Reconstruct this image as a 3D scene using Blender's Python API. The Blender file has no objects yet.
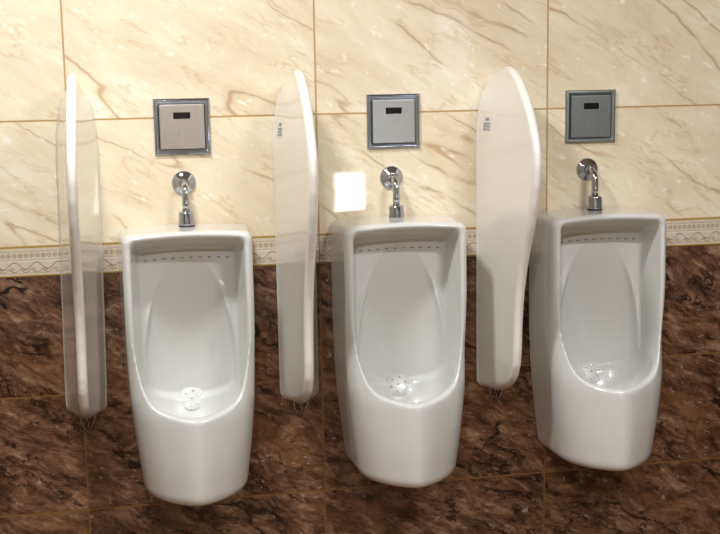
import bpy, math, random
import numpy as np
from mathutils import Matrix, Vector

random.seed(3)
sc = bpy.context.scene
COL = sc.collection

# ------------------------------------------------------------------ helpers
def link(o, parent=None):
    COL.objects.link(o)
    if parent: o.parent = parent
    return o

def mesh_obj(name, verts, faces, mat, parent=None, smooth=True, loc=(0, 0, 0)):
    me = bpy.data.meshes.new(name)
    me.from_pydata([tuple(map(float, v)) for v in verts], [], [tuple(map(int, f)) for f in faces])
    me.validate(); me.update()
    if smooth:
        me.polygons.foreach_set('use_smooth', [True] * len(me.polygons))
    me.materials.append(mat)
    o = bpy.data.objects.new(name, me)
    o.location = loc
    return link(o, parent)

def thing(name, label, cat, loc, group=None):
    o = bpy.data.objects.new(name, None)
    o.empty_display_size = .05
    o.location = loc
    o['label'] = label; o['category'] = cat
    if group: o['group'] = group
    return link(o)

def dup(root, loc, label):
    r = root.copy(); COL.objects.link(r); r.location = loc; r['label'] = label
    for ch in list(root.children):
        c = ch.copy(); COL.objects.link(c); c.parent = r
        for g in list(ch.children):
            d = g.copy(); COL.objects.link(d); d.parent = c
    return r

class MB:
    def __init__(s): s.v = []; s.f = []
    def add(s, v, f):
        n = len(s.v); s.v += [tuple(p) for p in v]; s.f += [tuple(n + i for i in q) for q in f]
    def box(s, a, b):
        x0, y0, z0 = a; x1, y1, z1 = b
        s.add([(x0, y0, z0), (x1, y0, z0), (x1, y1, z0), (x0, y1, z0), (x0, y0, z1), (x1, y0, z1), (x1, y1, z1), (x0, y1, z1)],
              [(0, 3, 2, 1), (4, 5, 6, 7), (0, 1, 5, 4), (1, 2, 6, 5), (2, 3, 7, 6), (3, 0, 4, 7)])
    def sweep(s, pts, rad, n=24, caps=True):
        pts = [Vector(p) for p in pts]
        rad = rad if isinstance(rad, (list, tuple)) else [rad] * len(pts)
        ref = None; rings = []
        for i, p in enumerate(pts):
            t = (pts[min(i + 1, len(pts) - 1)] - pts[max(i - 1, 0)]).normalized()
            if ref is None:
                ref = t.orthogonal().normalized()
            ref = (ref - t * ref.dot(t)).normalized(); q = t.cross(ref)
            rings.append([p + (ref * math.cos(a) + q * math.sin(a)) * rad[i] for a in [2 * math.pi * k / n for k in range(n)]])
        v = [p for r in rings for p in r]; f = []
        for i in range(len(rings) - 1):
            for k in range(n):
                f.append((i * n + k, i * n + (k + 1) % n, (i + 1) * n + (k + 1) % n, (i + 1) * n + k))
        if caps:
            f.append(tuple(reversed(range(n)))); f.append(tuple((len(rings) - 1) * n + k for k in range(n)))
        s.add(v, f)
    def lathe(s, c, axis, prof, n=40):
        """prof: (radius, distance along axis) pairs"""
        c = Vector(c); ax = Vector(axis).normalized(); u = ax.orthogonal().normalized(); w = ax.cross(u)
        v = []; f = []
        for r, h in prof:
            for k in range(n):
                a = 2 * math.pi * k / n
                v.append(c + ax * h + (u * math.cos(a) + w * math.sin(a)) * max(r, 1e-5))
        for i in range(len(prof) - 1):
            for k in range(n):
                f.append((i * n + k, i * n + (k + 1) % n, (i + 1) * n + (k + 1) % n, (i + 1) * n + k))
        f.append(tuple(reversed(range(n)))); f.append(tuple((len(prof) - 1) * n + k for k in range(n)))
        s.add(v, f)
    def obj(s, name, mat, parent=None, smooth=True, loc=(0, 0, 0)):
        o = mesh_obj(name, s.v, s.f, mat, parent, smooth, loc)
        return o

def bevel(o, w, seg=3):
    m = o.modifiers.new('bevel', 'BEVEL'); m.width = w; m.segments = seg; m.limit_method = 'ANGLE'; m.angle_limit = math.radians(35)
    m.harden_normals = False
    n = o.modifiers.new('wn', 'WEIGHTED_NORMAL'); n.keep_sharp = False
    return o

# ------------------------------------------------------------------ materials
class NT:
    def __init__(s, name):
        s.m = bpy.data.materials.new(name); s.m.use_nodes = True
        s.t = s.m.node_tree; s.t.nodes.clear()
        s.out = s.t.nodes.new('ShaderNodeOutputMaterial')
        s.b = s.t.nodes.new('ShaderNodeBsdfPrincipled')
        s.t.links.new(s.b.outputs[0], s.out.inputs[0])
    def N(s, typ, **kw):
        n = s.t.nodes.new(typ)
        for k, v in kw.items(): setattr(n, k, v)
        return n
    def L(s, a, b): s.t.links.new(a, b)
    def put(s, v, sock):
        if isinstance(v, (int, float)): sock.default_value = v
        elif isinstance(v, (tuple, list)): sock.default_value = v
        else: s.L(v, sock)
    def M(s, op, a, b=None, c=None, clamp=False):
        n = s.N('ShaderNodeMath', operation=op, use_clamp=clamp)
        s.put(a, n.inputs[0])
        if b is not None: s.put(b, n.inputs[1])
        if c is not None: s.put(c, n.inputs[2])
        return n.outputs[0]
    def mix(s, f, a, b, blend='MIX'):
        n = s.N('ShaderNodeMix', data_type='RGBA', blend_type=blend)
        s.put(f, n.inputs[0]); s.put(a, n.inputs[6]); s.put(b, n.inputs[7])
        return n.outputs[2]
    def ramp(s, v, stops, interp='LINEAR'):
        n = s.N('ShaderNodeValToRGB'); n.color_ramp.interpolation = interp
        e = n.color_ramp.elements
        while len(e) > 1: e.remove(e[0])
        e[0].position = stops[0][0]; e[0].color = (*stops[0][1], 1) if isinstance(stops[0][1], tuple) else (stops[0][1],) * 3 + (1,)
        for p, c in stops[1:]:
            k = e.new(p); k.color = (*c, 1) if isinstance(c, tuple) else (c, c, c, 1)
        s.L(v, n.inputs[0]); return n.outputs[0]
    def noise(s, vec, scale, detail=6, rough=.55, dist=0., typ='FBM', out=0, lac=2.):
        n = s.N('ShaderNodeTexNoise'); n.noise_type = typ
        n.inputs['Scale'].default_value = scale; n.inputs['Detail'].default_value = detail
        n.inputs['Roughness'].default_value = rough; n.inputs['Distortion'].default_value = dist
        n.inputs['Lacunarity'].default_value = lac
        s.L(vec, n.inputs['Vector']); return n.outputs[out]
    def vec(s, x, y, z):
        n = s.N('ShaderNodeCombineXYZ'); s.put(x, n.inputs[0]); s.put(y, n.inputs[1]); s.put(z, n.inputs[2]); return n.outputs[0]
    def vmath(s, op, a, b):
        n = s.N('ShaderNodeVectorMath', operation=op); s.put(a, n.inputs[0]); s.put(b, n.inputs[1]); return n.outputs[0]
    def bump(s, h, strength, dist):
        n = s.N('ShaderNodeBump'); n.inputs['Strength'].default_value = strength; n.inputs['Distance'].default_value = dist
        s.L(h, n.inputs['Height']); return n.outputs[0]
    def coords(s):
        tc = s.N('ShaderNodeTexCoord'); sp = s.N('ShaderNodeSeparateXYZ'); s.L(tc.outputs['Object'], sp.inputs[0]); return tc.outputs['Object'], sp.outputs[0], sp.outputs[1], sp.outputs[2]

def plain(name, col, rough=.5, metal=0., coat=0., spec=.5, noise_amt=.0, aniso=0.):
    s = NT(name)
    s.b.inputs['Base Color'].default_value = (*col, 1)
    s.b.inputs['Roughness'].default_value = rough; s.b.inputs['Metallic'].default_value = metal
    s.b.inputs['Coat Weight'].default_value = coat; s.b.inputs['Coat Roughness'].default_value = .02
    s.b.inputs['Specular IOR Level'].default_value = spec
    if noise_amt:
        v, x, y, z = s.coords()
        n = s.noise(v, 9, 4)
        s.L(s.mix(s.M('MULTIPLY', n, noise_amt), (*col, 1), tuple(c * .8 for c in col) + (1,)), s.b.inputs['Base Color'])
    return s.m

TW, TH = .6, .3
Z_BORDER_TOP, Z_BROWN = 1.1246, 1.0527

def marble(name, kind, z0):
    """polished stone tiles, 600 x 300 mm, joints from x = 0 and z = z0"""
    s = NT(name)
    v, x, y, z = s.coords()
    zz = s.M('SUBTRACT', z, z0)
    ix = s.M('FLOOR', s.M('DIVIDE', x, TW)); iz = s.M('FLOOR', s.M('DIVIDE', zz, TH))
    fx = s.M('SUBTRACT', x, s.M('MULTIPLY', ix, TW)); fz = s.M('SUBTRACT', zz, s.M('MULTIPLY', iz, TH))
    ex = s.M('MINIMUM', fx, s.M('SUBTRACT', TW, fx)); ez = s.M('MINIMUM', fz, s.M('SUBTRACT', TH, fz))
    e = s.M('MINIMUM', ex, ez)
    grout = s.ramp(s.M('MULTIPLY', e, 100), [(.0, 1.), (.16, 1.), (.28, 0.)])       # about 2 mm half width
    # every tile shows another piece of the slab
    off = s.vec(s.M('MULTIPLY', ix, 3.71), s.M('MULTIPLY', iz, 5.13), s.M('MULTIPLY', s.M('ADD', ix, iz), 1.37))
    p = s.vmath('ADD', s.vec(x, 0., z), off)
    # axes along / across the bedding, which falls to the right
    a = math.radians(-31 if kind == 'beige' else -27)
    sp = s.N('ShaderNodeSeparateXYZ'); s.L(p, sp.inputs[0])
    px, pz, py = sp.outputs[0], sp.outputs[2], sp.outputs[1]
    u = s.M('ADD', s.M('MULTIPLY', px, math.cos(a)), s.M('MULTIPLY', pz, math.sin(a)))
    w = s.M('SUBTRACT', s.M('MULTIPLY', pz, math.cos(a)), s.M('MULTIPLY', px, math.sin(a)))
    st = s.vec(s.M('MULTIPLY', u, .36), py, w)          # stretched along the bedding
    st2 = s.vec(s.M('MULTIPLY', u, .6), py, w)
    if kind == 'beige':
        warp = s.noise(st2, 6, 3)
        stw = s.vmath('ADD', st, s.vec(0., 0., s.M('MULTIPLY', warp, .09)))
        stl = s.vmath('ADD', s.vec(s.M('MULTIPLY', u, .17), py, w), s.vec(0., 0., s.M('MULTIPLY', s.noise(p, 11, 4), .035)))
        b1 = s.noise(stw, 7, 9, .68, .3)
        base = s.ramp(b1, [(.30, (.64, .52, .35)), (.44, (.74, .63, .45)), (.56, (.79, .70, .51)), (.70, (.88, .83, .69))])
        streak = s.noise(s.vec(s.M('MULTIPLY', u, .2), py, w), 42, 5, .6)
        base = s.mix(s.M('MULTIPLY', s.ramp(streak, [(.42, 0.), (.62, 1.)]), .13), base, (.62, .44, .26, 1))
        v1 = s.M('ABSOLUTE', s.M('SUBTRACT', s.noise(stl, 6.5, 2, .4, 0.), .5))
        vein = s.ramp(v1, [(0., 1.), (.0035, .85), (.008, .2), (.022, 0.)])
        gate = s.ramp(s.noise(p, 6, 2), [(.40, 0.), (.54, 1.)])
        v2 = s.M('ABSOLUTE', s.M('SUBTRACT', s.noise(s.vmath('ADD', stl, (7, 3, 1)), 17, 4, .55, 0.), .5))
        vein2 = s.ramp(v2, [(0., 1.), (.006, .6), (.018, 0.)])
        gate2 = s.ramp(s.noise(s.vmath('ADD', p, (2, 9, 4)), 8, 2), [(.38, 0.), (.54, 1.)])
        c = s.mix(s.M('MULTIPLY', s.M('MULTIPLY', vein, gate), .62), base, (.36, .19, .075, 1))
        c = s.mix(s.M('MULTIPLY', s.M('MULTIPLY', vein2, gate2), .42), c, (.52, .33, .15, 1))
        fl = s.ramp(s.noise(s.vmath('ADD', st2, (1, 1, 8)), 45, 5, .62, .3), [(.60, 0.), (.69, 1.)])
        c = s.mix(s.M('MULTIPLY', fl, .6), c, (.95, .91, .84, 1))
        gcol = (.43, .27, .10, 1)
        gl = .5
    else:
        warp = s.noise(st2, 5, 4)
        stw = s.vmath('ADD', st, s.vec(0., 0., s.M('MULTIPLY', warp, .14)))
        stl = s.vmath('ADD', s.vec(s.M('MULTIPLY', u, .34), py, w), s.vec(0., 0., s.M('MULTIPLY', s.noise(p, 22, 5, .65), .045)))
        b1 = s.noise(stw, 34, 12, .80, .35)
        base = s.ramp(b1, [(.36, (.014, .006, .003)), (.43, (.062, .025, .012)), (.50, (.130, .060, .031)), (.57, (.225, .118, .064)), (.66, (.40, .26, .165))])
        streak = s.noise(s.vec(s.M('MULTIPLY', u, .16), py, w), 60, 6, .7)
        base = s.mix(s.M('MULTIPLY', s.ramp(streak, [(.45, 0.), (.62, 1.)]), .35), base, (.040, .018, .009, 1))
        v1 = s.M('ABSOLUTE', s.M('SUBTRACT', s.noise(stl, 10, 4, .5, 0.), .5))
        vein = s.ramp(v1, [(0., 1.), (.010, 1.), (.018, .3), (.035, 0.)])
        gate = s.ramp(s.noise(p, 6, 3), [(.46, 0.), (.54, 1.)])
        c = s.mix(s.M('MULTIPLY', s.M('MULTIPLY', vein, gate), .95), base, (.008, .003, .002, 1))
        v2 = s.M('ABSOLUTE', s.M('SUBTRACT', s.noise(s.vmath('ADD', stl, (4, 3, 1)), 17, 5, .6, 0.), .5))
        vein2 = s.ramp(v2, [(0., 1.), (.010, .9), (.022, 0.)])
        gate2 = s.ramp(s.noise(s.vmath('ADD', p, (3, 8, 6)), 9, 2), [(.44, 0.), (.56, 1.)])
        c = s.mix(s.M('MULTIPLY', s.M('MULTIPLY', vein2, gate2), .95), c, (.012, .005, .003, 1))
        rust = s.ramp(s.noise(s.vmath('ADD', stw, (9, 3, 1)), 9, 6, .65, .4), [(.52, 0.), (.66, 1.)])
        c = s.mix(s.M('MULTIPLY', rust, .45), c, (.22, .10, .04, 1))
        fl = s.ramp(s.noise(s.vmath('ADD', st2, (1, 1, 8)), 46, 6, .7, .3), [(.60, 0.), (.70, 1.)])
        c = s.mix(s.M('MULTIPLY', fl, .7), c, (.50, .36, .26, 1))
        sg = s.ramp(s.noise(s.vmath('ADD', st2, (5, 1, 3)), 110, 4, .6, .3), [(.68, 0.), (.74, 1.)])
        c = s.mix(s.M('MULTIPLY', sg, .7), c, (.62, .50, .40, 1))
        gcol = (.17, .075, .014, 1)
        gl = .5
    c = s.mix(grout, c, gcol)
    s.L(c, s.b.inputs['Base Color'])
    s.L(s.M('ADD', s.M('MULTIPLY', grout, gl), .035), s.b.inputs['Roughness'])
    wav = s.noise(v, 7., 3)
    h = s.M('ADD', s.M('MULTIPLY', grout, -1.), s.M('MULTIPLY', wav, .35))
    s.L(s.bump(h, .12, .002), s.b.inputs['Normal'])
    return s.m

def border_mat():
    """cream listello: dotted band, wavy scroll with diamonds, gold edge lines. z local 0..h"""
    s = NT('border_tile_glaze')
    v, x, y, z = s.coords()
    h = Z_BORDER_TOP - Z_BROWN
    def band(c, hw, soft=.0006):
        d = s.M('ABSOLUTE', s.M('SUBTRACT', z, c))
        return s.M('SUBTRACT', 1., s.M('SMOOTHSTEP', d, hw, hw + soft) if False else s.M('MULTIPLY', s.M('SUBTRACT', d, hw), 1 / soft, clamp=True))
    def line(expr, hw, soft=.0008):
        d = s.M('ABSOLUTE', expr)
        return s.M('SUBTRACT', 1., s.M('MULTIPLY', s.M('SUBTRACT', d, hw), 1 / soft, clamp=True), clamp=True)
    n = s.noise(v, 60, 4)
    c = s.mix(n, (.50, .41, .30, 1), (.68, .60, .47, 1))
    # rosettes row
    P = .0135
    xr = s.M('SUBTRACT', s.M('PINGPONG', x, P), P / 2)  # -P/2..P/2
    xx = s.M('SUBTRACT', s.M('MODULO', s.M('ADD', x, 10 * P * 40), P), P / 2)
    zz = s.M('SUBTRACT', z, .051)
    r = s.M('SQRT', s.M('ADD', s.M('MULTIPLY', xx, xx), s.M('MULTIPLY', zz, zz)))
    ros = s.M('ADD', line(s.M('SUBTRACT', r, .0043), .0004), line(r, .0014), clamp=True)
    c = s.mix(s.M('MULTIPLY', ros, .8), c, (.22, .11, .045, 1))
    # scroll: two mirrored waves and a diamond chain
    W = .052
    ph = s.M('MULTIPLY', x, 2 * math.pi / W)
    sn = s.M('SINE', ph)
    w1 = line(s.M('SUBTRACT', s.M('SUBTRACT', z, .026), s.M('MULTIPLY', sn, .0085)), .0008)
    w2 = line(s.M('ADD', s.M('SUBTRACT', z, .018), s.M('MULTIPLY', s.M('ABSOLUTE', sn), .0075)), .0007)
    c = s.mix(s.M('MULTIPLY', w1, .85), c, (.20, .10, .05, 1))
    c = s.mix(s.M('MULTIPLY', w2, .7), c, (.24, .13, .07, 1))
    Q = W / 2
    xq = s.M('SUBTRACT', s.M('MODULO', s.M('ADD', x, Q * 400 + Q * .25), Q), Q / 2)
    dia = s.M('ADD', s.M('MULTIPLY', s.M('ABSOLUTE', xq), .8), s.M('ABSOLUTE', s.M('SUBTRACT', z, .0175)))
    c = s.mix(s.M('MULTIPLY', s.M('ADD', line(s.M('SUBTRACT', dia, .0045), .0005), line(dia, .001), clamp=True), .75), c, (.20, .11, .06, 1))
    # separating hairlines
    for zc, hw in ((.040, .0006), (.061, .0006), (.0085, .0005)):
        c = s.mix(s.M('MULTIPLY', line(s.M('SUBTRACT', z, zc), hw), .55), c, (.30, .21, .13, 1))
    pale = line(s.M('SUBTRACT', z, .0375), .0012)
    c = s.mix(s.M('MULTIPLY', pale, .6), c, (.74, .69, .60, 1))
    # gold grout edges
    for zc in (0.001, h - .001):
        c = s.mix(line(s.M('SUBTRACT', z, zc), .0016), c, (.36, .22, .035, 1))
    # vertical joints
    fx = s.M('SUBTRACT', x, s.M('MULTIPLY', s.M('FLOOR', s.M('DIVIDE', x, TW)), TW))
    ex = s.M('MINIMUM', fx, s.M('SUBTRACT', TW, fx))
    c = s.mix(line(ex, .0012), c, (.32, .19, .05, 1))
    s.L(c, s.b.inputs['Base Color']); s.b.inputs['Roughness'].default_value = .22
    return s.m

def steel(name, col, rough, scr=.15):
    s = NT(name)
    v, x, y, z = s.coords()
    st = s.vec(s.M('MULTIPLY', x, .05), y, z)
    st = s.vec(x, y, s.M('MULTIPLY', z, .04))
    n = s.noise(st, 700, 3, .6)
    bl = s.noise(v, 18, 3)
    s.L(s.mix(s.M('MULTIPLY', bl, .5), (*col, 1), tuple(c * .62 for c in col) + (1,)), s.b.inputs['Base Color'])
    s.b.inputs['Metallic'].default_value = 1.
    s.L(s.M('ADD', rough - scr / 2, s.M('MULTIPLY', n, scr)), s.b.inputs['Roughness'])
    s.L(s.bump(n, .06, .0006), s.b.inputs['Normal'])
    return s.m

def ceramic(name, col, wav=.0):
    s = NT(name)
    v, x, y, z = s.coords()
    n = s.noise(v, 7, 3)
    s.L(s.mix(n, (*col, 1), tuple(c * .955 for c in col) + (1,)), s.b.inputs['Base Color'])
    s.b.inputs['Roughness'].default_value = .3
    s.b.inputs['Coat Weight'].default_value = 1.; s.b.inputs['Coat Roughness'].default_value = .02
    s.b.inputs['Coat IOR'].default_value = 1.55
    s.b.inputs['Subsurface Weight'].default_value = 0.
    return s.m

M_GLAZE = ceramic('white_glazed_ceramic', (.61, .615, .575))
M_FIN = ceramic('cream_glazed_ceramic', (.80, .785, .70))
M_CHROME = plain('polished_chrome', (.50, .52, .55), .10, 1.)
M_FRAME = plain('chrome_dark_reflection', (.40, .43, .50), .12, 1.)  # chrome, with the dark reflections of the room put into its colour
M_GLINT = plain('drain_glint', (.86, .87, .86), .16, 1.)  # bright tone imitating the glints on the drain
M_CHROME_DULL = plain('dull_chrome', (.42, .44, .44), .24, 1., noise_amt=.6)
M_STEEL = steel('brushed_steel', (.80, .76, .69), .30)
M_STEEL_GREY = steel('brushed_steel_grey', (.68, .70, .69), .32)
M_STEEL_WORN = steel('worn_steel', (.36, .39, .385), .42, .25)
M_BLACK = plain('black_sensor_glass', (.006, .006, .007), .08)
M_RUBBER = plain('black_rubber', (.012, .012, .014), .5)
M_HOLE = plain('dark_hole', (.16, .16, .15), .5)
M_PRINT = plain('grey_print', (.24, .25, .26), .5)
M_PAPER = plain('clear_label_paper', (.66, .66, .62), .4)
M_PLASTER = plain('grey_plaster', (.26, .25, .24), .7, noise_amt=.5)
M_WARM = plain('warm_plaster', (.38, .35, .29), .7, noise_amt=.5)
M_CEIL = plain('white_ceiling_paint', (.62, .61, .58), .8, noise_amt=.3)
M_FLOOR = marble('floor_stone', 'brown', 0.)
M_BEIGE = marble('beige_marble_tiles', 'beige', Z_BORDER_TOP)
M_BROWN = marble('brown_marble_tiles', 'brown', Z_BROWN)
M_BORDER = border_mat()

# ------------------------------------------------------------------ room
X0, X1, Y1, ZC = -2.2, 3.6, -4.2, 2.75
def slab(name, a, b, mat):
    m = MB(); m.box(a, b); o = m.obj(name, mat, smooth=False); o['kind'] = 'structure'; return o
slab('wall_back', (X0, 0, Z_BORDER_TOP), (X1, .12, ZC), M_BEIGE)
slab('wall_back_lower', (X0, 0, 0), (X1, .12, Z_BROWN), M_BROWN)
b = MB(); b.box((X0, -.0015, 0), (X1, .12, Z_BORDER_TOP - Z_BROWN))
o = b.obj('trim_1', M_BORDER, smooth=False, loc=(0, 0, Z_BROWN)); o['kind'] = 'structure'
slab('floor', (X0 - .12, Y1 - .12, -.1), (X1 + .12, .12, 0), M_FLOOR)
slab('ceiling', (X0 - .12, Y1 - .12, ZC), (X1 + .12, .12, ZC + .1), M_CEIL)
slab('wall_left', (X0 - .12, Y1, 0), (X0, .12, ZC), M_PLASTER)
slab('wall_right', (X1, Y1, 0), (X1 + .12, .12, ZC), M_PLASTER)

# ------------------------------------------------------------------ urinal (implicit surface, polygonised)
Z0 = .53
def smax(a, b, k):
    h = np.clip(.5 + .5 * (a - b) / k, 0, 1); return b + (a - b) * h + k * h * (1 - h)
def smin(a, b, k): return -smax(-a, -b, k)
def ell(x, d, z, c, r):
    px, pd, pz = (x - c[0]), (d - c[1]), (z - c[2])
    k0 = np.sqrt((px / r[0])**2 + (pd / r[1])**2 + (pz / r[2])**2) + 1e-9
    k1 = np.sqrt((px / r[0]**2)**2 + (pd / r[1]**2)**2 + (pz / r[2]**2)**2) + 1e-9
    return k0 * (k0 - 1) / k1
ZK = np.array([.50, .53, .62, .70, .75, .80, .85, .92, 1.0, 1.08, 1.20])
WK = np.array([.118, .122, .133, .142, .1460, .1490, .1505, .152, .152, .1520, .152])
DK = np.array([.268, .270, .272, .268, .264, .248, .228, .206, .187, .174, .166])
VK = np.array([.108, .108, .102, .094, .086, .080, .070, .045, .020, .006, .0])
def smooth_interp(z, K):
    # quintic-ish smooth interpolation: average of linear interpolations
    s = 0.
    for o in (-.024, -.012, 0, .012, .024): s = s + np.interp(z + o, ZK, K)
    return s / 5
def F(x, d, z):
    w = smooth_interp(z, WK); D = smooth_interp(z, DK); V = smooth_interp(z, VK)
    ww = w + .010 * np.clip(1 - d / .17, 0, 1)**1.5
    dfr = D - V * (np.sqrt((x / w)**2 + .06) - .245)
    side = np.sqrt(x * x + 1e-8) - ww
    kc = .030 + .030 * np.clip((1.0 - z) / .22, 0, 1)**2 * (3 - 2 * np.clip((1.0 - z) / .22, 0, 1))
    f = smax(side, d - dfr, kc)
    f = smax(f, z - (1.166 - .28 * x * x), .022)
    f = smax(f, (Z0 - .001) - z, .028)
    f = smax(f, -d, .006)
    # opening
    hw = .1335 - .022 * np.clip((.17 - d) / .12, 0, 1)
    top = 1.153 - .45 * x * x - .040 * np.clip((.165 - d) / .10, 0, 1)
    ax = np.abs(x) / .128
    lip = .741 + .038 * np.minimum(ax, 1.2)**2 + .070 * np.minimum(ax, 1.2)**9
    cav = smax(np.abs(x) - hw, z - top, .016)
    cav = smax(cav, lip - z, .012)
    a = .112 * np.sqrt(np.clip(1 - (np.clip(z - .80, 0, 1) / .30)**2, .02, 1))
    def ss(t): t = np.clip(t, 0, 1); return t * t * (3 - 2 * t)
    R = ss((1.12 - z) / .30)
    back = .074 - .046 * R * np.clip(1 - (x / a)**2, 0, 1)**.8 + .007 * ss((1.06 - z) / .12) * np.exp(-((np.abs(x) - a - .002) / .0065)**2)
    cav = smax(cav, back - d, .010)
    bowl = ell(x, d, z, (0, .135, .79), (.118, .100, .135))
    bowl = smax(bowl, d - (dfr - .026), .02)
    bowl = smax(bowl, np.abs(x) - (w - .022), .02)
    cav = smin(cav, bowl, .012)
    return smax(f, -cav, .011)

def polygonise(F, lo, hi, h):
    xs = [np.arange(lo[i], hi[i] + h, h) for i in range(3)]
    G = F(xs[0][:, None, None], xs[1][None, :, None], xs[2][None, None, :])
    G = np.broadcast_to(G, tuple(len(a) for a in xs))
    S = G < 0
    nx, ny, nz = G.shape
    corners = [(i, j, k) for i in (0, 1) for j in (0, 1) for k in (0, 1)]
    cnt = sum(S[i:nx - 1 + i, j:ny - 1 + j, k:nz - 1 + k].astype(np.int8) for i, j, k in corners)
    act = (cnt > 0) & (cnt < 8)
    idx = -np.ones(act.shape, np.int64); ids = np.argwhere(act); idx[act] = np.arange(len(ids))
    acc = np.zeros((len(ids), 3)); num = np.zeros(len(ids))
    for a in corners:
        for ax in range(3):
            if a[ax]: continue
            b = list(a); b[ax] = 1
            ga = G[ids[:, 0] + a[0], ids[:, 1] + a[1], ids[:, 2] + a[2]]
            gb = G[ids[:, 0] + b[0], ids[:, 1] + b[1], ids[:, 2] + b[2]]
            m = (ga < 0) != (gb < 0)
            t = np.where(m, ga / np.where(m, ga - gb, 1), 0)
            p = np.tile(np.array(a, float), (len(ids), 1)); p[:, ax] += t
            acc[m] += p[m]; num[m] += 1
    V = (ids + acc / num[:, None]) * h + np.array(lo)
    # snap to the surface
    for it in range(3):
        e = 5e-4
        f0 = F(V[:, 0], V[:, 1], V[:, 2])
        g = np.stack([F(V[:, 0] + e, V[:, 1], V[:, 2]) - F(V[:, 0] - e, V[:, 1], V[:, 2]),
                      F(V[:, 0], V[:, 1] + e, V[:, 2]) - F(V[:, 0], V[:, 1] - e, V[:, 2]),
                      F(V[:, 0], V[:, 1], V[:, 2] + e) - F(V[:, 0], V[:, 1], V[:, 2] - e)], 1) / (2 * e)
        st = (f0 / (np.sum(g * g, 1) + 1e-6))[:, None] * g
        V = V - np.clip(st, -h * .4, h * .4)
    faces = []
    for ax in range(3):
        o1, o2 = [(1, 2), (2, 0), (0, 1)][ax]
        sl = [slice(1, n - 1) for n in G.shape]; sl[ax] = slice(0, G.shape[ax] - 1)
        sh = list(sl); sh[ax] = slice(1, G.shape[ax])
        A = S[tuple(sl)]; B = S[tuple(sh)]
        for m, flip in ((A & ~B, False), (~A & B, True)):
            q = np.argwhere(m)
            for i in range(3):
                if i != ax: q[:, i] += 1
            def at(d1, d2):
                r = q.copy(); r[:, o1] += d1; r[:, o2] += d2; return idx[r[:, 0], r[:, 1], r[:, 2]]
            f = np.stack([at(-1, -1), at(0, -1), at(0, 0), at(-1, 0)], 1)
            if flip: f = f[:, ::-1]
            faces.append(f)
    return V, np.concatenate(faces)

V, Fc = polygonise(F, (-.172, -.012, Z0 - .03), (.172, .29, 1.19), .004)
# to local coordinates: d -> -y, mirrored winding
VL = np.stack([V[:, 0], -V[:, 1], V[:, 2] - Z0], 1)
Fc = Fc[:, ::-1]

def surf_d(x, z):
    """depth of the back surface of the recess at (x, z)"""
    ds = np.arange(.16, .0, -.0005)
    f = F(np.full_like(ds, x), ds, np.full_like(ds, z))
    i = np.argmax(f < 0); return float(ds[i])

def make_urinal(loc, label):
    t = thing('urinal', label, 'urinal', loc, 'urinals along the tiled wall')
    mesh_obj('bowl', VL, Fc, M_GLAZE, t)
    # rinse slots under the top of the recess
    for k in range(10):
        x = -.098 + .196 * k / 9
        z = 1.092 - .35 * x * x
        d = surf_d(x, z)
        m = MB(); m.lathe((x, -(d - .003), z - Z0), (0, -1, .5), [(.0, 0), (.0026, 0), (.0026, .0034), (.0, .0034)], 12)
        for i, v in enumerate(m.v): m.v[i] = (x + (v[0] - x) * 1.7, v[1], v[2])
        o = m.obj('rinse_hole', M_HOLE, t)
    # perforated drain at the back of the bowl
    zc = .735; d = surf_d(0, zc)
    d1 = surf_d(0, zc + .02); d2 = surf_d(0, zc - .02)
    n = Vector((0, -.04, (d2 - d1) * 1.0)).normalized(); n = Vector((0, -.04, abs(d2 - d1))).normalized()
    c = Vector((0, -d, zc - Z0))
    m = MB(); m.lathe(c - n * .006, n, [(.032, 0), (.032, .0045), (.028, .0060), (.018, .0072), (.0, .0076)], 40)
    g = m.obj('drain_strainer', M_GLAZE, t)
    u = n.cross(Vector((1, 0, 0))).normalized(); m = MB()
    for k in range(7):  # added beads stand in for glints at the drain holes
        r = 0 if k == 6 else .019; a = math.pi / 3 * k + .3
        p = c + Vector((1, 0, 0)) * r * math.cos(a) + u * r * math.sin(a) + n * .0025
        m.lathe(p, n, [(.0034, -.003), (.0034, -.0005), (.0028, .0006), (.0015, .0013), (.0, .0015)], 14)
    m.obj('glint_bead', M_GLINT, g)
    return t
UX = (.265, .790, 1.313)
u0 = make_urinal((UX[0], 0, Z0), 'white ceramic wall urinal on the left, nearest the thin edge-on divider')
dup(u0, (UX[1], 0, Z0), 'white ceramic wall urinal in the middle, hanging between two broad dividers')
dup(u0, (UX[2], 0, Z0), 'white ceramic wall urinal on the far right, its left side in shade')

# ------------------------------------------------------------------ divider fin
PZ = np.array([.705, .712, .735, .765, .80, .84, .90, .95, 1.0, 1.05, 1.11, 1.16, 1.21, 1.26, 1.305, 1.34, 1.37, 1.405, 1.44, 1.47, 1.495, 1.515, 1.528, 1.538])
PD = np.array([.06, .10, .140, .170, .192, .200, .204, .211, .222, .240, .268, .296, .318, .334, .340, .336, .324, .303, .275, .243, .212, .180, .148, .125])
def fin_depth(z):
    s = 0.
    for o, wgt in ((-.010, 1), (-.005, 2), (0, 3), (.005, 2), (.010, 1)): s = s + wgt * np.interp(z + o, PZ, PD)
    return s / 9
def fin_base(z):
    b = sum(np.interp(z + o, [1.34, 1.39, 1.44, 1.47, 1.49, 1.51, 1.53], [.049, .0465, .040, .0325, .025, .016, .005]) for o in (-.012, -.006, 0, .006, .012)) / 5
    t2 = np.clip((z - .70) / .035, 0, 1); return b * (.72 + .28 * np.sqrt(np.clip(1 - (1 - t2)**2, 0, 1)))
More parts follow.
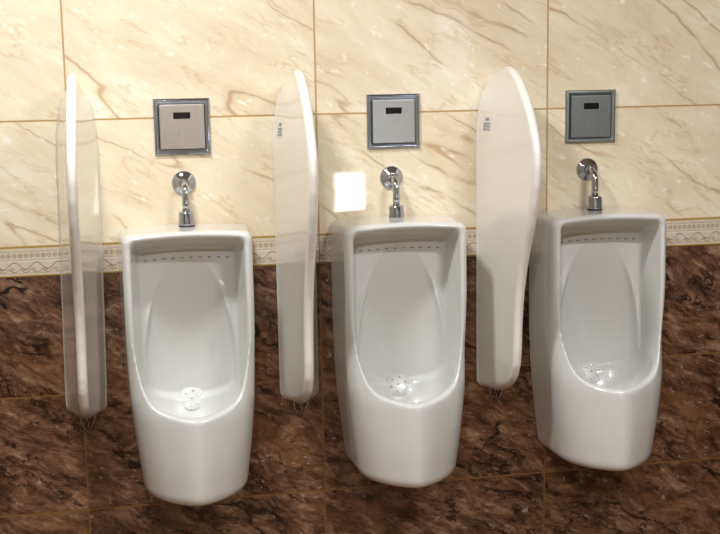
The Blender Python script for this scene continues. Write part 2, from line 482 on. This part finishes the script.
def FF(x, d, z):
    Dz = fin_depth(z)
    b = fin_base(z)
    q = np.clip(d / np.maximum(Dz, .02), 0, 1.0)
    hw = .0108 + (np.maximum(b, .0108) - .0108) * (1 - q)**1.25
    hw = hw + .004 * np.clip(1 - d / .006, 0, 1) * (b > .03)
    f = smax(np.sqrt(x * x + 1e-7) - hw, (d - Dz) * .75, .012)
    f = smax(f, z - (1.508 + .030 * np.sin(np.clip(d / .13, 0, 1.4) * math.pi / 2)), .02)
    f = smax(f, (.700 + .35 * np.clip(d - .05, 0, 1)) - z, .024)
    return smax(f, -d, .003)
V2, F2 = polygonise(FF, (-.06, -.008, .68), (.06, .37, 1.55), .0042)
V2 = np.stack([V2[:, 0], -V2[:, 1], V2[:, 2] - .70], 1); F2 = F2[:, ::-1]

def make_fin(loc, label):
    t = thing('urinal_divider', label, 'partition', loc, 'dividers beside the urinals')
    mesh_obj('panel', V2, F2, M_FIN, t)
    # two bent wire ends of the hanger below the foot
    m = MB()
    m.sweep([(-.018, -.010, .012), (-.014, -.006, -.018), (-.002, -.004, -.045)], .0013, 8)
    m.sweep([(.026, -.010, .012), (.016, -.006, -.018), (.004, -.004, -.045)], .0013, 8)
    m.sweep([(-.006, -.010, .012), (.004, -.006, -.022), (.000, -.004, -.042)], .0011, 8)
    m.obj('hanger_wire', M_CHROME, t)
    return t
def add_sticker(t):
    # printed label on the left face of the fin, near the wall
    zc = 1.395; d0 = .034
    xs = np.arange(-.06, 0, .0002)
    def sx(d, z):
        f = FF(xs, np.full_like(xs, d), np.full_like(xs, z)); return float(xs[np.argmax(f < 0)])
    def quad(m, da, db, za, zb, lift):
        p = [(sx(d, z) - lift, -d, z - .70) for d, z in ((da, za), (db, za), (db, zb), (da, zb))]
        q = [(a + lift * .8, b_, c) for a, b_, c in p]
        m.add(p + q, [(0, 1, 2, 3), (7, 6, 5, 4), (0, 4, 5, 1), (1, 5, 6, 2), (2, 6, 7, 3), (3, 7, 4, 0)])
    m = MB(); quad(m, d0, d0 + .048, zc - .022, zc + .016, .0006)
    s = m.obj('sticker', M_PAPER, t, smooth=False)
    m = MB()
    quad(m, d0 + .014, d0 + .034, zc + .006, zc + .013, .0010)
    for r in range(3):
        for k in range(4):
            a = d0 + .005 + k * .010
            quad(m, a, a + .0065, zc - .018 + r * .007, zc - .0135 + r * .007, .0010)
    m.obj('print', M_PRINT, s, smooth=False)
FXs = (.021, .540, 1.060)
FLAB = ('cream ceramic urinal divider at the far left, seen edge on',
        'cream ceramic urinal divider between the left and middle urinals',
        'broad cream ceramic urinal divider between the middle and right urinals')
f0 = make_fin((FXs[0], 0, .70), FLAB[0])
f1 = dup(f0, (FXs[1], 0, .70), FLAB[1]); f2 = dup(f0, (FXs[2], 0, .70), FLAB[2])
add_sticker(f1); add_sticker(f2)
f0.location.x = .008; f0.rotation_euler.y = .017   # hangs slightly out of plumb

# ------------------------------------------------------------------ flush plates
def make_plate(x, label, mf, mc, lighter):
    Zp = 1.4030
    t = thing('flush_plate', label, 'flush plate', (x, 0, Zp), 'sensor flush plates above the urinals')
    H = .0675
    def ring(h, y): return [(-h, y, -h), (h, y, -h), (h, y, h), (-h, y, h)]
    m = MB()
    prof = [(H, 0.), (H, -.006), (H - .003, -.009), (H - .0065, -.0095), (H - .0125, -.0045), (H - .0125, -.001)]
    v = []; f = []
    for h, y in prof: v += ring(h, y)
    for i in range(len(prof) - 1):
        for k in range(4):
            f.append((i * 4 + k, i * 4 + (k + 1) % 4, (i + 1) * 4 + (k + 1) % 4, (i + 1) * 4 + k))
    f.append((3, 2, 1, 0)); q = (len(prof) - 1) * 4; f.append((q, q + 1, q + 2, q + 3))
    m.add(v, f); fr = m.obj('frame', mf, t, smooth=False); bevel(fr, .0008, 2)
    m = MB(); h = H - .0138
    m.box((-h, -.0095, -h), (h, -.0008, h)); c = m.obj('cover', mc, t, smooth=False); bevel(c, .0018, 3)
    m = MB(); m.box((-.0205, -.0102, .0185), (.0205, -.0088, .0345)); w = m.obj('sensor_window', M_BLACK, c, smooth=False); bevel(w, .001, 2)
    # small printed mark under the middle
    m = MB()
    m.add([(-.012, -.0098, -.019), (-.006, -.0098, -.019), (-.009, -.0098, -.0135), (-.012, -.0094, -.019), (-.006, -.0094, -.019), (-.009, -.0094, -.0135)], [(0, 1, 2), (5, 4, 3), (0, 3, 4, 1), (1, 4, 5, 2), (2, 5, 3, 0)])
    if lighter:
        for k in range(4): m.box((-.004 + k * .0042, -.0098, -.0175), (-.0012 + k * .0042, -.0094, -.0150))
    m.obj('mark', M_PAPER if lighter else M_PRINT, c, smooth=False)
    return t
PXs = (.270, .7945, 1.3160)
make_plate(PXs[0], 'shiny square steel flush plate above the left urinal', M_FRAME, M_STEEL, False)
make_plate(PXs[1], 'square steel flush plate with bright frame above the middle urinal', M_FRAME, M_STEEL_GREY, True)
make_plate(PXs[2], 'dull worn grey flush plate above the right urinal', M_STEEL_WORN, M_STEEL_WORN, False)

# ------------------------------------------------------------------ inlet pipes
def make_pipe(x, label):
    t = thing('inlet_pipe', label, 'pipe', (x, 0, 1.266), 'chrome inlet pipes above the urinals')
    m = MB(); m.lathe((0, .001, 0), (0, -1, 0), [(.0295, 0), (.0295, .0025), (.028, .006), (.022, .0095), (.0165, .0115), (.0160, .014), (.0, .014)], 48)
    m.obj('wall_flange', M_CHROME, t)
    m = MB(); m.lathe((0, -.012, 0), (0, -1, 0), [(.0145, 0), (.0145, .012), (.0135, .0135), (.0, .0135)], 6)
    n = m.obj('hex_nut', M_CHROME, t, smooth=False); bevel(n, .001, 2)
    pts = [(0, -.01, 0), (0, -.026, 0)]
    R = .030
    for k in range(1, 13):
        a = math.pi / 2 * k / 12; pts.append((0, -.026 - R * math.sin(a), -R * (1 - math.cos(a))))
    pts += [(0, -.056, -.045), (0, -.056, -.066)]
    m = MB(); m.sweep(pts, .0088, 24); m.obj('elbow', M_CHROME, t)
    m = MB(); m.lathe((0, -.056, -.064), (0, 0, -1), [(.0, 0), (.0150, 0), (.0180, .002), (.0188, .004), (.0196, .026), (.0200, .0300), (.0198, .0320), (.0, .0320)], 40)
    m.obj('coupling_nut', M_CHROME, t)
    m = MB(); m.lathe((0, -.056, -.0955), (0, 0, -1), [(.0, 0), (.0188, 0), (.0192, .003), (.0192, .006), (.0, .006)], 40)
    m.obj('rubber_gasket', M_RUBBER, t)
    return t
pl = ('chrome inlet elbow with round flange feeding the left urinal', 'chrome inlet elbow with round flange feeding the middle urinal',
      'chrome inlet elbow with round flange feeding the right urinal')
p0 = make_pipe(.2690, pl[0]); dup(p0, (.788, 0, 1.262), pl[1]); dup(p0, (1.3100, 0, 1.266), pl[2])

# ------------------------------------------------------------------ rear wall with two windows, ceiling lamps
def emis(name, col, s_):
    s = NT(name); s.b.inputs['Base Color'].default_value = (.8, .8, .8, 1)
    s.b.inputs['Emission Color'].default_value = (*col, 1); s.b.inputs['Emission Strength'].default_value = s_
    return s.m
M_DAY = emis('daylight_pane', (.93, .96, 1.), 16.)
M_DAY2 = emis('frosted_daylight_pane', (.75, .80, 1.), 1.6)
slab('wall_front', (X0, Y1 - .12, 0), (X1, Y1, ZC), M_WARM)
def window(n, x, z, hw, hh, pane, bars):
    m = MB(); w = .03
    m.box((x - hw - w, Y1, z - hh - w), (x + hw + w, Y1 + .03, z - hh)); m.box((x - hw - w, Y1, z + hh), (x + hw + w, Y1 + .03, z + hh + w))
    m.box((x - hw - w, Y1, z - hh), (x - hw, Y1 + .03, z + hh)); m.box((x + hw, Y1, z - hh), (x + hw + w, Y1 + .03, z + hh))
    if bars: m.box((x - hw, Y1 + .005, z - .012), (x + hw, Y1 + .025, z + .012))
    o = m.obj('window_%d' % n, M_CEIL, smooth=False); o['kind'] = 'structure'
    m = MB(); m.box((x - hw, Y1 + .002, z - hh), (x + hw, Y1 + .012, z + hh)); m.obj('pane', pane, o, smooth=False)
def mirror_pt(px, pz):
    c = (.1403, -2.9645, 1.5263); k = (-Y1) / (-c[1]); return px + (px - c[0]) * k, pz + (pz - c[2]) * k
x, z = mirror_pt(.678, 1.225); window(1, x, z, .095, .13, M_DAY, False)
x, z = mirror_pt(.945, 1.59); window(2, x, z, .10, .21, M_DAY2, False)

def lamp(x, y, sx, sy, power, label, col=(.97, .97, 1.)):
    t = thing('ceiling_lamp', label, 'lamp', (x, y, ZC))
    m = MB(); m.box((-sx / 2 - .03, -sy / 2 - .03, -.05), (sx / 2 + .03, sy / 2 + .03, 0)); m.obj('housing', M_CEIL, t, smooth=False)
    L = bpy.data.lights.new('lamp_glow', 'AREA'); L.shape = 'RECTANGLE'; L.size = sx; L.size_y = sy; L.energy = power; L.color = col
    o = bpy.data.objects.new('lamp_glow', L); link(o, t); o.location = (0, 0, -.054)
lamp(-.1, -.95, .24, .14, 35, 'ceiling lamp over the left urinal')
lamp(1.6, -2.1, .5, .12, 45, 'ceiling lamp in the middle of the room')

lamp(-.05, -3.1, .14, .14, 52, 'small square ceiling lamp farthest from the urinals')
# ------------------------------------------------------------------ world, camera
w = bpy.data.worlds.new('room_air'); sc.world = w; w.use_nodes = True
w.node_tree.nodes['Background'].inputs[0].default_value = (.9, .93, 1., 1); w.node_tree.nodes['Background'].inputs[1].default_value = .3

yaw, pit, rol, f = .1878, -.1608, -.0173, 1202.4
cy, sy, cp, sp, cr, sr = math.cos(yaw), math.sin(yaw), math.cos(pit), math.sin(pit), math.cos(rol), math.sin(rol)
Fw = Vector((sy * cp, cy * cp, sp)); Rt = Vector((cy, -sy, 0)); Up = Rt.cross(Fw)
R = Rt * cr + Up * sr; U = -Rt * sr + Up * cr
cam = bpy.data.cameras.new('camera'); co = bpy.data.objects.new('camera', cam); link(co)
M = Matrix((R, U, -Fw)).transposed().to_4x4(); M.translation = Vector((.1403, -2.9645, 1.5263)); co.matrix_world = M
cam.sensor_width = 36; cam.lens = f / 720 * 36; cam.clip_start = .05
sc.camera = co
sc.view_settings.view_transform = 'Standard'; sc.view_settings.look = 'None'; sc.view_settings.gamma = 1; sc.view_settings.use_curve_mapping = False
sc.view_settings.exposure = .12
sc.cycles.use_denoising = True; sc.cycles.max_bounces = 8; sc.cycles.sample_clamp_indirect = 8
